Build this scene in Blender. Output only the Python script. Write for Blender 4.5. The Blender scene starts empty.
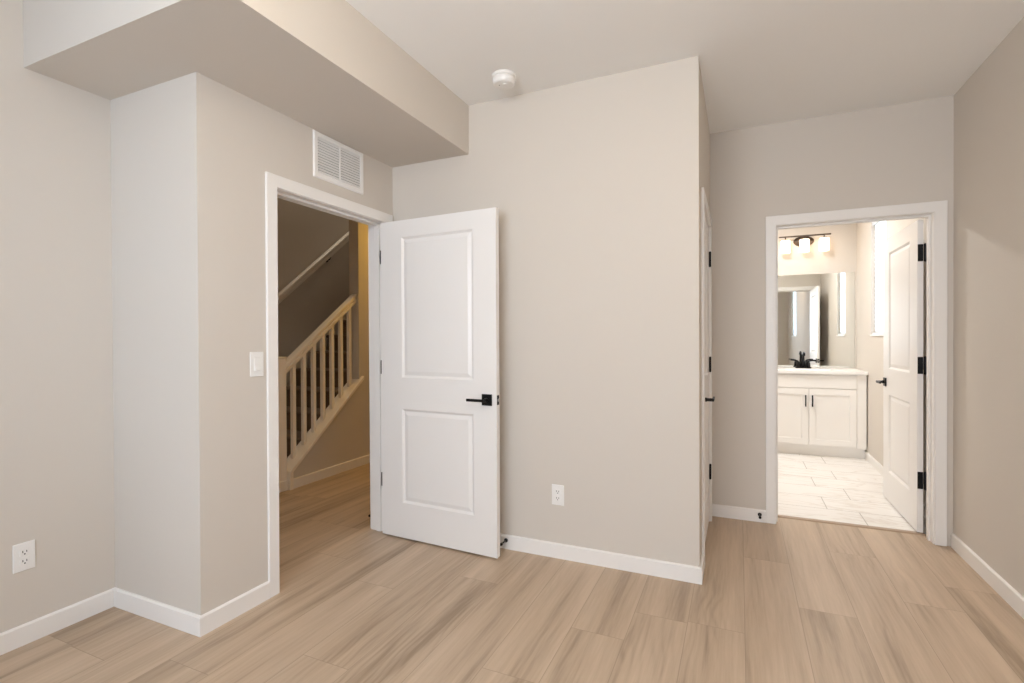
import bpy, bmesh, math, random
from mathutils import Vector, Matrix

# ------------------------------------------------------------------ camera, light, exposure
S = bpy.context.scene
C = S.collection
R = math.radians

CAM_F = 508.223          # focal length in pixels of the 1024 x 683 frame
CAM_H = 1.2846
YAW, PITCH, ROLL = R(24.0948), R(-0.4043), R(-0.2503)
Fv = Vector((-math.sin(YAW) * math.cos(PITCH), math.cos(YAW) * math.cos(PITCH), math.sin(PITCH)))
R0 = Vector((math.cos(YAW), math.sin(YAW), 0))
U0 = R0.cross(Fv)
Rv = R0 * math.cos(ROLL) + U0 * math.sin(ROLL)
Uv = -R0 * math.sin(ROLL) + U0 * math.cos(ROLL)
cam_data = bpy.data.cameras.new('camera')
cam_data.sensor_width = 36
cam_data.lens = CAM_F / 1024 * 36
cam_data.clip_start = 0.05
cam = bpy.data.objects.new('camera', cam_data)
C.objects.link(cam)
m = Matrix((Rv, Uv, -Fv)).transposed().to_4x4()
m.translation = (0, 0, CAM_H)
cam.matrix_world = m
S.camera = cam

S.view_settings.view_transform = 'Standard'
S.view_settings.look = 'None'
S.view_settings.gamma = 1
S.view_settings.exposure = 0.0
S.view_settings.use_curve_mapping = False

world = bpy.data.worlds.new('sky')
S.world = world
world.use_nodes = True
wn = world.node_tree.nodes
# light strengths (RGB): daylight through the windows, then the lamps and added fills
POWER = dict(sky=(8.8, 9.9, 11.3), east=(9, 12.5, 17), bed=(29, 25.5, 21), down=(6, 4.4, 3), hall=(13, 7.6, 1.5), entry=(2.0, 1.65, 1.2), stair=(14.4, 12.6, 10.2), bath=(42, 40.5, 39), shade=(3.2, 2.3, 1.5))


def tint(k):
    c = POWER[k]
    mx = max(max(c), 1e-6)
    return mx, tuple(v / mx for v in c)


# overcast sky, brighter and bluer towards the east
wl = world.node_tree.links
tcw = wn.new('ShaderNodeTexCoord')
sxw = wn.new('ShaderNodeSeparateXYZ')
mrw = wn.new('ShaderNodeMapRange')
mrw.inputs['From Min'].default_value = 0.35
mrw.inputs['From Max'].default_value = 0.85
mxw = wn.new('ShaderNodeMix')
mxw.data_type = 'RGBA'
smax = max(POWER['east'] + POWER['sky'] + (1e-6,))
mxw.inputs['A'].default_value = (*[v / smax for v in POWER['sky']], 1)
mxw.inputs['B'].default_value = (*[v / smax for v in POWER['east']], 1)
wl.new(tcw.outputs['Generated'], sxw.inputs[0])
wl.new(sxw.outputs['X'], mrw.inputs['Value'])
wl.new(mrw.outputs[0], mxw.inputs['Factor'])
wl.new(mxw.outputs['Result'], wn['Background'].inputs['Color'])
wn['Background'].inputs['Strength'].default_value = smax
S.cycles.use_denoising = True
S.cycles.max_bounces = 14
S.cycles.diffuse_bounces = 10
S.cycles.glossy_bounces = 6
S.cycles.transparent_max_bounces = 12
S.cycles.sample_clamp_indirect = 8


def area(name, loc, rot, sx, sy, power, color, portal=False, shape='RECTANGLE', spread=180):
    d = bpy.data.lights.new(name, 'AREA')
    d.shape = shape
    d.size = sx
    if shape in ('RECTANGLE', 'ELLIPSE'):
        d.size_y = sy
    d.energy = power
    d.color = color
    d.spread = R(spread)
    if portal:
        d.cycles.is_portal = True
    o = bpy.data.objects.new(name, d)
    C.objects.link(o)
    o.location = loc
    o.rotation_euler = rot
    return o


# ceiling lamps of the bedroom (behind and above the camera) and hall, with added fill lights
bl = bpy.data.lights.new('bedroom_globe_lamp', 'POINT')
bl.energy, bl.color = tint('bed')
bl.shadow_soft_size = 0.17
blo = bpy.data.objects.new('bedroom_globe_lamp', bl)
C.objects.link(blo)
blo.location = (-0.5, 0.8, 2.45)
area('stair_foot_fill', (-3.05, 1.75, 2.72), (0, 0, 0), 0.28, 0.28, *tint('entry'), shape='DISK')  # added light for newel, balusters and wall end; no fixture known here
area('passage_fill', (0.75, 1.55, 2.735), (0, 0, 0), 0.2, 0.2, *tint('down'), shape='DISK')  # invented downlight that brightens the right wall and passage floor
area('hall_ceiling_lamp', (-3.12, 4.75, 2.72), (0, 0, 0), 0.28, 0.28, *tint('hall'), shape='DISK')
area('stairwell_fill', (-4.36, 4.6, 4.97), (0, 0, 0), 0.28, 0.28, *tint('stair'), shape='DISK')  # unseen fill added over the stairs to lift wall and rail
area('bath_fill', (0.2, 5.65, 2.72), (0, 0, 0), 0.3, 0.3, *tint('bath'), shape='DISK')  # added unseen source, brightens the bathroom beyond its vanity light
# portals that steer the sky's light through the window openings
area('portal_east', (1.33, -0.13, 1.865), (0, R(90), 0), 1.15, 0.98, 1, (1, 1, 1), True)
area('portal_south', (-0.65, -1.84, 1.6), (R(90), 0, 0), 2.3, 1.5, 1, (1, 1, 1), True)
area('portal_bath', (1.38, 5.86, 1.865), (0, R(90), 0), 1.15, 0.54, 1, (1, 1, 1), True)


# ------------------------------------------------------------------ materials
def new_mat(name):
    mt = bpy.data.materials.new(name)
    mt.use_nodes = True
    nt = mt.node_tree
    return mt, nt, nt.nodes['Principled BSDF']


def simple(name, col, rough=0.5, metal=0.0, spec=0.5, bump=0.0, bscale=200.0, var=0.0):
    mt, nt, b = new_mat(name)
    b.inputs['Base Color'].default_value = (*col, 1)
    b.inputs['Roughness'].default_value = rough
    b.inputs['Metallic'].default_value = metal
    b.inputs['Specular IOR Level'].default_value = spec
    tc = nt.nodes.new('ShaderNodeTexCoord')
    if var:
        n = nt.nodes.new('ShaderNodeTexNoise')
        n.inputs['Scale'].default_value = 2.3
        nt.links.new(tc.outputs['Object'], n.inputs['Vector'])
        mx = nt.nodes.new('ShaderNodeMix')
        mx.data_type = 'RGBA'
        mx.inputs['A'].default_value = (*[c * (1 - var) for c in col], 1)
        mx.inputs['B'].default_value = (*[min(1, c * (1 + var)) for c in col], 1)
        nt.links.new(n.outputs['Fac'], mx.inputs['Factor'])
        nt.links.new(mx.outputs['Result'], b.inputs['Base Color'])
    if bump:
        n = nt.nodes.new('ShaderNodeTexNoise')
        n.inputs['Scale'].default_value = bscale
        n.inputs['Detail'].default_value = 3
        nt.links.new(tc.outputs['Object'], n.inputs['Vector'])
        bp = nt.nodes.new('ShaderNodeBump')
        bp.inputs['Strength'].default_value = bump
        bp.inputs['Distance'].default_value = 0.001
        nt.links.new(n.outputs['Fac'], bp.inputs['Height'])
        nt.links.new(bp.outputs['Normal'], b.inputs['Normal'])
    return mt


M_WALL = simple('greige_wall_paint', (0.635, 0.588, 0.530), 0.75, spec=0.25, bump=0.12, bscale=160, var=0.01)
M_CEIL = simple('ceiling_paint', (0.86, 0.86, 0.85), 0.85, spec=0.2, bump=0.12, bscale=160, var=0.01)
M_TRIM = simple('white_trim_paint', (0.83, 0.81, 0.785), 0.38, spec=0.45, bump=0.03, bscale=60)
M_DOOR = simple('white_door_paint', (0.83, 0.815, 0.80), 0.36, spec=0.45, bump=0.04, bscale=90)
M_PLASTIC = simple('white_plastic', (0.84, 0.83, 0.81), 0.3, spec=0.5, bump=0.01)
M_SLOT = simple('dark_slot', (0.03, 0.028, 0.026), 0.6, bump=0.01)
M_BLACK = simple('matte_black_metal', (0.012, 0.012, 0.013), 0.36, metal=0.6, bump=0.02, bscale=300)
M_GREYMETAL = simple('brushed_steel', (0.55, 0.54, 0.52), 0.35, metal=1.0, bump=0.02, bscale=300)
M_BRONZE = simple('dark_bronze_metal', (0.10, 0.075, 0.058), 0.4, metal=0.7, bump=0.02, bscale=300)
M_CAB = simple('white_cabinet_paint', (0.84, 0.815, 0.775), 0.4, spec=0.4, bump=0.02, bscale=80)
M_COUNTER = simple('white_quartz', (0.86, 0.84, 0.81), 0.25, spec=0.5, bump=0.01, var=0.02)
M_STAIRPAINT = simple('cream_rail_paint', (0.88, 0.83, 0.76), 0.4, spec=0.4, bump=0.03, bscale=80)
M_CARPET = simple('brown_stair_carpet', (0.19, 0.145, 0.11), 0.95, spec=0.1, bump=0.9, bscale=350, var=0.15)
M_STRIP = simple('oak_transition_strip', (0.42, 0.31, 0.22), 0.45, bump=0.05, bscale=120, var=0.1)
M_BLIND = simple('white_blind_slats', (0.88, 0.88, 0.87), 0.5, bump=0.01)
_nt = M_BLIND.node_tree
_tr = _nt.nodes.new('ShaderNodeBsdfTranslucent')
_tr.inputs['Color'].default_value = (0.9, 0.9, 0.88, 1)
_mx = _nt.nodes.new('ShaderNodeMixShader')
_mx.inputs[0].default_value = 0.6
_nt.links.new(_nt.nodes['Principled BSDF'].outputs[0], _mx.inputs[1])
_nt.links.new(_tr.outputs[0], _mx.inputs[2])
_nt.links.new(_mx.outputs[0], _nt.nodes['Material Output'].inputs['Surface'])


def mirror_mat():
    mt, nt, b = new_mat('mirror_silver')
    b.inputs['Base Color'].default_value = (0.86, 0.88, 0.86, 1)
    b.inputs['Metallic'].default_value = 1
    b.inputs['Roughness'].default_value = 0.01
    return mt


def glass_mat():
    mt = bpy.data.materials.new('window_glass')
    mt.use_nodes = True
    nt = mt.node_tree
    nt.nodes.clear()
    out = nt.nodes.new('ShaderNodeOutputMaterial')
    mx = nt.nodes.new('ShaderNodeMixShader')
    fr = nt.nodes.new('ShaderNodeFresnel')
    fr.inputs['IOR'].default_value = 1.45
    tr = nt.nodes.new('ShaderNodeBsdfTransparent')
    gl = nt.nodes.new('ShaderNodeBsdfGlossy')
    gl.inputs['Roughness'].default_value = 0.02
    nt.links.new(fr.outputs[0], mx.inputs[0])
    nt.links.new(tr.outputs[0], mx.inputs[1])
    nt.links.new(gl.outputs[0], mx.inputs[2])
    nt.links.new(mx.outputs[0], out.inputs['Surface'])
    return mt


def shade_mat():
    mt, nt, b = new_mat('frosted_lit_glass')
    b.inputs['Base Color'].default_value = (0.95, 0.9, 0.84, 1)
    b.inputs['Roughness'].default_value = 0.35
    b.inputs['Emission Color'].default_value = (*tint('shade')[1], 1)
    b.inputs['Emission Strength'].default_value = tint('shade')[0]
    return mt


M_MIRROR, M_GLASS, M_SHADE = mirror_mat(), glass_mat(), shade_mat()


def N(nt, t, **kw):
    n = nt.nodes.new(t)
    for k, v in kw.items():
        setattr(n, k, v)
    return n


def floor_mat():
    """Light oak planks: UV in metres along / across the plank, per-plank random value as attribute."""
    mt, nt, b = new_mat('light_oak_planks')
    L = nt.links.new
    uv = N(nt, 'ShaderNodeUVMap', uv_map='plank')
    at = N(nt, 'ShaderNodeAttribute', attribute_name='plank_random')
    sep = N(nt, 'ShaderNodeSeparateXYZ')
    L(uv.outputs['UV'], sep.inputs[0])

    def math_(op, a, bb=None, clamp=False):
        n = N(nt, 'ShaderNodeMath', operation=op, use_clamp=clamp)
        for i, x in enumerate((a, bb)):
            if x is None:
                continue
            if isinstance(x, (int, float)):
                n.inputs[i].default_value = x
            else:
                L(x, n.inputs[i])
        return n.outputs[0]

    u, v, rnd = sep.outputs[0], sep.outputs[1], at.outputs['Fac']
    off = math_('MULTIPLY', rnd, 57.0)

    def stretched(su, sv, detail, rough=0.55, dist=0.0, o=off):
        cb = N(nt, 'ShaderNodeCombineXYZ')
        L(math_('MULTIPLY', u, su), cb.inputs[0])
        L(math_('MULTIPLY', v, sv), cb.inputs[1])
        L(o, cb.inputs[2])
        n = N(nt, 'ShaderNodeTexNoise')
        n.inputs['Scale'].default_value = 1
        n.inputs['Detail'].default_value = detail
        n.inputs['Roughness'].default_value = rough
        n.inputs['Distortion'].default_value = dist
        L(cb.outputs[0], n.inputs['Vector'])
        return n.outputs['Fac']

    broad = stretched(0.62, 8.0, 2.0, 0.5, 0.15)          # soft darker streaks
    fine = stretched(5.0, 95.0, 4.0, 0.6, 0.2)          # pores
    warp = stretched(1.3, 4.0, 2.0, 0.5, 0.0)
    # cathedral grain: warped bands across the plank
    ph = math_('ADD', math_('MULTIPLY', v, 190.0), math_('MULTIPLY', warp, 42.0))
    rings = math_('MULTIPLY_ADD', math_('SINE', ph), 0.5)
    rings.node.inputs[2].default_value = 0.5
    rings = math_('POWER', rings, 2.0)
    mask = stretched(0.9, 5.0, 1.0, 0.5, 0.0, math_('ADD', off, 13.0))
    mask = math_('MULTIPLY', math_('SUBTRACT', mask, 0.46), 6.0, True)
    rings = math_('MULTIPLY', rings, mask)
    ramp = N(nt, 'ShaderNodeValToRGB')
    cr = ramp.color_ramp
    cr.elements[0].position = 0.29
    cr.elements[0].color = (0.318, 0.236, 0.164, 1)
    cr.elements[1].position = 0.68
    cr.elements[1].color = (0.595, 0.465, 0.345, 1)
    e = cr.elements.new(0.46)
    e.color = (0.475, 0.364, 0.263, 1)
    mid = stretched(1.25, 24.0, 3.0, 0.55, 0.2, math_('ADD', off, 5.0))
    broad = math_('ADD', math_('MULTIPLY', broad, 0.62), math_('MULTIPLY', mid, 0.38))
    f = math_('ADD', broad, math_('MULTIPLY', math_('SUBTRACT', fine, 0.5), 0.26))
    f = math_('SUBTRACT', f, math_('MULTIPLY', rings, 0.075))
    f = math_('ADD', f, math_('MULTIPLY', math_('SUBTRACT', rnd, 0.5), 0.12))
    L(f, ramp.inputs[0])
    # dark joints
    W, LEN = 0.2345, 1.52
    uv2 = N(nt, 'ShaderNodeUVMap', uv_map='joint')
    s2 = N(nt, 'ShaderNodeSeparateXYZ')
    L(uv2.outputs['UV'], s2.inputs[0])
    du = math_('MINIMUM', s2.outputs[0], math_('SUBTRACT', LEN, s2.outputs[0]))
    dv = math_('MINIMUM', s2.outputs[1], math_('SUBTRACT', W, s2.outputs[1]))
    d = math_('MINIMUM', du, dv)
    gap = math_('DIVIDE', d, 0.0018, True)
    mx = N(nt, 'ShaderNodeMix', data_type='RGBA')
    mx.inputs['A'].default_value = (0.30, 0.225, 0.162, 1)
    L(gap, mx.inputs['Factor'])
    L(ramp.outputs[0], mx.inputs['B'])
    L(mx.outputs['Result'], b.inputs['Base Color'])
    b.inputs['Roughness'].default_value = 0.42
    b.inputs['Specular IOR Level'].default_value = 0.35
    bp = N(nt, 'ShaderNodeBump')
    bp.inputs['Strength'].default_value = 0.25
    bp.inputs['Distance'].default_value = 0.0012
    L(math_('ADD', gap, math_('MULTIPLY', fine, 0.25)), bp.inputs['Height'])
    L(bp.outputs['Normal'], b.inputs['Normal'])
    return mt


def tile_mat():
    mt, nt, b = new_mat('white_marble_tile')
    L = nt.links.new
    tc = N(nt, 'ShaderNodeTexCoord')
    mp = N(nt, 'ShaderNodeMapping')
    mp.inputs['Location'].default_value = (-0.186, -4.083 - 0.315, 0)
    L(tc.outputs['Object'], mp.inputs['Vector'])
    br = N(nt, 'ShaderNodeTexBrick')
    br.offset = 0.3279
    br.offset_frequency = 2
    br.inputs['Scale'].default_value = 1
    br.inputs['Brick Width'].default_value = 0.61
    br.inputs['Row Height'].default_value = 0.315
    br.inputs['Mortar Size'].default_value = 0.0028
    br.inputs['Mortar Smooth'].default_value = 0.1
    br.inputs['Color1'].default_value = (0, 0, 0, 1)
    br.inputs['Color2'].default_value = (0.3, 0.3, 0.3, 1)
    L(mp.outputs[0], br.inputs['Vector'])
    # veins
    mp2 = N(nt, 'ShaderNodeMapping')
    mp2.inputs['Rotation'].default_value = (0, 0, 0.35)
    mp2.inputs['Scale'].default_value = (1.2, 5.0, 1)
    L(tc.outputs['Object'], mp2.inputs['Vector'])
    addv = N(nt, 'ShaderNodeVectorMath', operation='ADD')
    L(mp2.outputs[0], addv.inputs[0])
    L(br.outputs['Color'], addv.inputs[1])
    n = N(nt, 'ShaderNodeTexNoise')
    n.inputs['Scale'].default_value = 1.6
    n.inputs['Detail'].default_value = 5
    n.inputs['Distortion'].default_value = 0.8
    L(addv.outputs[0], n.inputs['Vector'])
    sub = N(nt, 'ShaderNodeMath', operation='SUBTRACT')
    L(n.outputs['Fac'], sub.inputs[0])
    sub.inputs[1].default_value = 0.5
    ab = N(nt, 'ShaderNodeMath', operation='ABSOLUTE')
    L(sub.outputs[0], ab.inputs[0])
    rp = N(nt, 'ShaderNodeValToRGB')
    rp.color_ramp.elements[0].position = 0.0
    rp.color_ramp.elements[0].color = (0.72, 0.68, 0.63, 1)
    rp.color_ramp.elements[1].position = 0.035
    rp.color_ramp.elements[1].color = (0.84, 0.82, 0.79, 1)
    L(ab.outputs[0], rp.inputs[0])
    mx = N(nt, 'ShaderNodeMix', data_type='RGBA')
    L(br.outputs['Fac'], mx.inputs['Factor'])
    L(rp.outputs[0], mx.inputs['A'])
    mx.inputs['B'].default_value = (0.40, 0.37, 0.33, 1)
    L(mx.outputs['Result'], b.inputs['Base Color'])
    b.inputs['Roughness'].default_value = 0.3
    return mt


M_FLOOR, M_TILE = floor_mat(), tile_mat()


# ------------------------------------------------------------------ mesh helpers
class MB:
    """Collects shapes into one bmesh; build() links them as ONE object."""

    def __init__(self):
        self.bm = bmesh.new()
        self.mats = []

    def box(self, a, b, bevel=0.0, seg=1, mat=0, M=None):
        x0, y0, z0 = [min(p, q) for p, q in zip(a, b)]
        x1, y1, z1 = [max(p, q) for p, q in zip(a, b)]
        vs = [self.bm.verts.new(p) for p in ((x0, y0, z0), (x1, y0, z0), (x1, y1, z0), (x0, y1, z0),
                                             (x0, y0, z1), (x1, y0, z1), (x1, y1, z1), (x0, y1, z1))]
        fs = [self.bm.faces.new([vs[i] for i in f]) for f in
              ((3, 2, 1, 0), (4, 5, 6, 7), (0, 1, 5, 4), (1, 2, 6, 5), (2, 3, 7, 6), (3, 0, 4, 7))]
        for f in fs:
            f.material_index = mat
        if M is not None:
            bmesh.ops.transform(self.bm, matrix=M, verts=vs)
        if bevel:
            es = list({e for f in fs for e in f.edges})
            bmesh.ops.bevel(self.bm, geom=es, offset=bevel, segments=seg, affect='EDGES', profile=0.5, clamp_overlap=True)
        return self

    def prism(self, pts, vec, bevel=0.0, mat=0):
        """Extrude a planar polygon (list of 3D points) along vec."""
        vec = Vector(vec)
        a = [self.bm.verts.new(p) for p in pts]
        b = [self.bm.verts.new(Vector(p) + vec) for p in pts]
        n = len(pts)
        fs = [self.bm.faces.new(a[::-1]), self.bm.faces.new(b)]
        for i in range(n):
            fs.append(self.bm.faces.new((a[i], a[(i + 1) % n], b[(i + 1) % n], b[i])))
        for f in fs:
            f.material_index = mat
        if bevel:
            es = list({e for f in fs for e in f.edges})
            bmesh.ops.bevel(self.bm, geom=es, offset=bevel, segments=1, affect='EDGES', clamp_overlap=True)
        return self

    def lathe(self, prof, center, axis='Z', seg=32, sx=1.0, sy=1.0, mat=0, M=None):
        """prof: list of (radius, height) from bottom to top."""
        rings, allv = [], []
        for r, h in prof:
            if r < 1e-6:
                v = self.bm.verts.new((0, 0, h))
                rings.append([v])
                allv.append(v)
            else:
                ring = [self.bm.verts.new((r * sx * math.cos(2 * math.pi * k / seg), r * sy * math.sin(2 * math.pi * k / seg), h)) for k in range(seg)]
                rings.append(ring)
                allv += ring
        fs = []
        for p, q in zip(rings, rings[1:]):
            for k in range(seg):
                k2 = (k + 1) % seg
                if len(p) == 1 and len(q) == 1:
                    continue
                if len(p) == 1:
                    fs.append(self.bm.faces.new((p[0], q[k2], q[k])))
                elif len(q) == 1:
                    fs.append(self.bm.faces.new((p[k], p[k2], q[0])))
                else:
                    fs.append(self.bm.faces.new((p[k], p[k2], q[k2], q[k])))
        if len(rings[0]) > 1:
            fs.append(self.bm.faces.new(rings[0][::-1]))
        if len(rings[-1]) > 1:
            fs.append(self.bm.faces.new(rings[-1]))
        for f in fs:
            f.material_index = mat
            f.smooth = True
        rot = {'Z': Matrix(), 'X': Matrix.Rotation(R(90), 4, 'Y'), '-X': Matrix.Rotation(R(-90), 4, 'Y'),
               'Y': Matrix.Rotation(R(-90), 4, 'X'), '-Y': Matrix.Rotation(R(90), 4, 'X'), '-Z': Matrix.Rotation(R(180), 4, 'X')}[axis]
        T = Matrix.Translation(center) @ rot
        if M is not None:
            T = M @ T
        bmesh.ops.transform(self.bm, matrix=T, verts=allv)
        return self

    def tube(self, pts, r, seg=10, mat=0):
        """Round bar through points, ends capped."""
        pts = [Vector(p) for p in pts]
        rad = r if isinstance(r, (list, tuple)) else [r] * len(pts)
        rings = []
        up = None
        for i, p in enumerate(pts):
            d = (pts[min(i + 1, len(pts) - 1)] - pts[max(i - 1, 0)]).normalized()
            if up is None:
                up = Vector((0, 0, 1)) if abs(d.z) < 0.9 else Vector((1, 0, 0))
            s = d.cross(up).normalized()
            up = s.cross(d).normalized()
            rings.append([self.bm.verts.new(p + (s * math.cos(2 * math.pi * k / seg) + up * math.sin(2 * math.pi * k / seg)) * rad[i]) for k in range(seg)])
        for a, b in zip(rings, rings[1:]):
            for k in range(seg):
                f = self.bm.faces.new((a[k], a[(k + 1) % seg], b[(k + 1) % seg], b[k]))
                f.smooth = True
                f.material_index = mat
        for f in (self.bm.faces.new(rings[0][::-1]), self.bm.faces.new(rings[-1])):
            f.material_index = mat
        return self

    def build(self, name, mats, parent=None, loc=None):
        bmesh.ops.recalc_face_normals(self.bm, faces=self.bm.faces[:])
        me = bpy.data.meshes.new(name)
        self.bm.to_mesh(me)
        self.bm.free()
        for mm in (mats if isinstance(mats, (list, tuple)) else [mats]):
            me.materials.append(mm)
        o = bpy.data.objects.new(name, me)
        C.objects.link(o)
        if parent is not None:
            o.parent = parent
        if loc is not None:
            o.location = loc
        return o


def tag(o, label, cat, group=None, kind=None):
    o['label'] = label
    o['category'] = cat
    if group:
        o['group'] = group
    if kind:
        o['kind'] = kind
    return o


def struct(o, label, cat):
    return tag(o, label, cat, kind='structure')


def empty(name, loc, rotz=0.0):
    o = bpy.data.objects.new(name, None)
    o.empty_display_size = 0.1
    C.objects.link(o)
    o.location = loc
    o.rotation_euler = (0, 0, rotz)
    return o


def grid_wall(name, axis, c0, c1, us, zs, holes, mat=None):
    """Closed wall slab between planes axis=c0 and axis=c1; us/zs are grid lines, holes the open cells (i, k)."""
    mb = MB()
    bm = mb.bm
    cache = {}

    def P(u, z, c):
        key = (round(u, 5), round(z, 5), round(c, 5))
        if key not in cache:
            cache[key] = bm.verts.new((c, u, z) if axis == 'x' else (u, c, z))
        return cache[key]

    nu, nz = len(us) - 1, len(zs) - 1
    solid = lambda i, k: 0 <= i < nu and 0 <= k < nz and (i, k) not in holes
    for i in range(nu):
        for k in range(nz):
            if not solid(i, k):
                continue
            q = ((us[i], zs[k]), (us[i + 1], zs[k]), (us[i + 1], zs[k + 1]), (us[i], zs[k + 1]))
            for c in (c0, c1):
                bm.faces.new([P(*p, c) for p in q])
            for (di, dk, a, b) in ((-1, 0, 0, 3), (1, 0, 1, 2), (0, -1, 0, 1), (0, 1, 3, 2)):
                if not solid(i + di, k + dk):
                    bm.faces.new((P(*q[a], c0), P(*q[b], c0), P(*q[b], c1), P(*q[a], c1)))
    return mb.build(name, mat or M_WALL)


# ------------------------------------------------------------------ dimensions (metres)
H = 2.743                      # ceiling
XA, XD, XE, XC, XR = -2.763, -2.136, -1.549, -0.191, 1.189
YB, YC, YW, YF, YS = 1.129, 1.454, 2.812, 3.920, -1.70
ZS = 2.438                     # underside of the bulkhead
XH = -2.263                    # hall face of the door wall
YFB = 4.045                    # bathroom face of the far wall
XBR, YBB, XBL = 1.210, 6.83, -1.0   # bathroom right, back, left
DH = 2.045                     # door opening height
WS = (1.288, 2.44)             # sill and head of the side windows

# door openings: jamb face to jamb face
D1 = (1.861, 2.729)            # along y in the door wall
D2 = (0.232, 1.092)            # along x in the far wall
D3 = (3.052, 3.778)            # along y in the closet wall


# ------------------------------------------------------------------ floor
def plank_floor(name, x0, x1, y0, y1, ends, seed):
    W, LEN = 0.2345, 1.52
    rng = random.Random(seed)
    bm = bmesh.new()
    uv = bm.loops.layers.uv.new('plank')
    uj = bm.loops.layers.uv.new('joint')
    fl = bm.faces.layers.float.new('plank_random')
    k0 = math.floor((x0 - 0.021) / W)
    k = k0
    while 0.021 + k * W < x1:
        a, b = 0.021 + k * W, 0.021 + (k + 1) * W
        e = ends.get(k, rng.uniform(0, LEN))
        j = math.floor((y0 - e) / LEN)
        while e + j * LEN < y1:
            c, d = e + j * LEN, e + (j + 1) * LEN
            xs, ys = (max(a, x0), min(b, x1)), (max(c, y0), min(d, y1))
            if xs[1] - xs[0] > 1e-4 and ys[1] - ys[0] > 1e-4:
                vs = [bm.verts.new((X, Y, 0)) for X, Y in ((xs[0], ys[0]), (xs[1], ys[0]), (xs[1], ys[1]), (xs[0], ys[1]))]
                f = bm.faces.new(vs)
                f[fl] = rng.random()
                fu, fv = rng.choice((1, -1)), rng.choice((1, -1))
                for l in f.loops:
                    x, y = l.vert.co.x - a, l.vert.co.y - c
                    l[uj].uv = (y, x)
                    l[uv].uv = (y * fu, x * fv)
            j += 1
        k += 1
    bmesh.ops.remove_doubles(bm, verts=bm.verts[:], dist=1e-5)
    me = bpy.data.meshes.new(name)
    bm.to_mesh(me)
    bm.free()
    me.materials.append(M_FLOOR)
    o = bpy.data.objects.new(name, me)
    C.objects.link(o)
    return o


ENDS = {1: 2.745, 0: 3.25, 2: 3.54, 3: 3.005, -1: 2.41, -6: 2.38, -8: 2.12, -3: 2.153, -7: 1.53, -9: 1.29, -10: 2.3, -11: 2.70, -12: 1.185, -4: 1.75, -5: 3.0}
struct(plank_floor('floor', -4.60, XR, YS, 4.085, ENDS, 4), 'light oak plank floor of the bedroom', 'floor')
o = plank_floor('floor_hall', -4.60, XH, 4.085, 7.2, ENDS, 4)
struct(o, 'oak plank floor at the far end of the stair hall', 'floor')
mb = MB()
mb.box((XBL, 4.085, -0.05), (XBR, YBB, 0.002))
struct(mb.build('floor_bath', M_TILE), 'white marble tile floor of the bathroom', 'floor')
mb = MB()
mb.prism([(D2[0] - 0.001, 4.06, 0.0), (D2[0] - 0.001, 4.066, 0.008), (D2[0] - 0.001, 4.10, 0.008), (D2[0] - 0.001, 4.108, 0.0)], (D2[1] - D2[0] + 0.002, 0, 0))
struct(mb.build('trim_threshold', M_STRIP), 'tan wooden threshold strip under the bathroom doorway', 'threshold')

# ------------------------------------------------------------------ ceiling, bulkhead
mb = MB()
mb.box((XA - 0.12, YS - 0.14, H), (XBR + 0.14, YBB + 0.12, H + 0.1))
struct(mb.build('ceiling', M_CEIL), 'pale painted ceiling of bedroom and bathroom', 'ceiling')
mb = MB()
mb.box((XH - 1.237, 0.8, H), (XA - 0.12, 7.2, H + 0.1))
struct(mb.build('ceiling_hall', M_CEIL), 'painted ceiling of the stair hall', 'ceiling')
mb = MB()
# L-shaped bulkhead: underside ZS, along the left wall and over the doorway
mb.box((XA, YB, ZS), (XE, YW, H))
struct(mb.build('ceiling_bulkhead', M_WALL), 'boxed drop bulkhead above the stair doorway', 'bulkhead')

# ------------------------------------------------------------------ walls
T = 0.12
struct(grid_wall('wall_left', 'x', XA - T, XA, [YS, YC], [0, H], set()), 'greige left wall with the outlet', 'wall')
struct(grid_wall('wall_left_return', 'y', YC, YC + T, [XA - T, XD], [0, H], set()), 'short wall return left of the stair doorway', 'wall')
struct(grid_wall('wall_left_doorway', 'x', XH, XD, [YC + T, D1[0] - 0.019, D1[1] + 0.019, YW], [0, DH + 0.019, H], {(1, 0)}),
       'wall around the doorway to the stairs', 'wall')
struct(grid_wall('wall_back', 'y', YW, YW + T, [XH, XC - T], [0, H], set()), 'greige wall behind the open white door', 'wall')
struct(grid_wall('wall_closet', 'x', XC - T, XC, [YW, D3[0] - 0.019, D3[1] + 0.019, YF], [0, DH + 0.019, H], {(1, 0)}),
       'side wall holding the closed closet door', 'wall')
struct(grid_wall('wall_far', 'y', YF, YFB, [XBL - T, D2[0] - 0.019, D2[1] + 0.019, XBR], [0, DH + 0.019, H], {(1, 0)}),
       'far wall around the bathroom doorway', 'wall')
EW = (-0.62, 0.36)
struct(grid_wall('wall_right', 'x', XR, XR + 0.15, [YS, EW[0], EW[1], YF], [0, WS[0], WS[1], H], {(1, 1)}), 'greige right wall beside the bathroom doorway', 'wall')
SW = (-1.8, 0.5)
SZ = (0.85, 2.35)
struct(grid_wall('wall_front', 'y', YS - 0.15, YS, [XA - T, SW[0], SW[1], XR + 0.15], [0, SZ[0], SZ[1], H], {(1, 1)}), 'greige front wall with an added wide window', 'wall')
BWY = (5.585, 6.135)
struct(grid_wall('wall_bath_right', 'x', XBR, XBR + 0.15, [YFB - 0.125, BWY[0], BWY[1], YBB + T], [0, WS[0], WS[1], H], {(1, 1)}), 'bathroom side wall with the blind window', 'wall')
struct(grid_wall('wall_bath_back', 'y', YBB, YBB + T, [XBL - T, XBR], [0, H], set()), 'bathroom wall behind vanity and mirror', 'wall')
struct(grid_wall('wall_bath_left', 'x', XBL - T, XBL, [YFB, YBB], [0, H], set()), 'left wall of the bathroom', 'wall')
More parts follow.
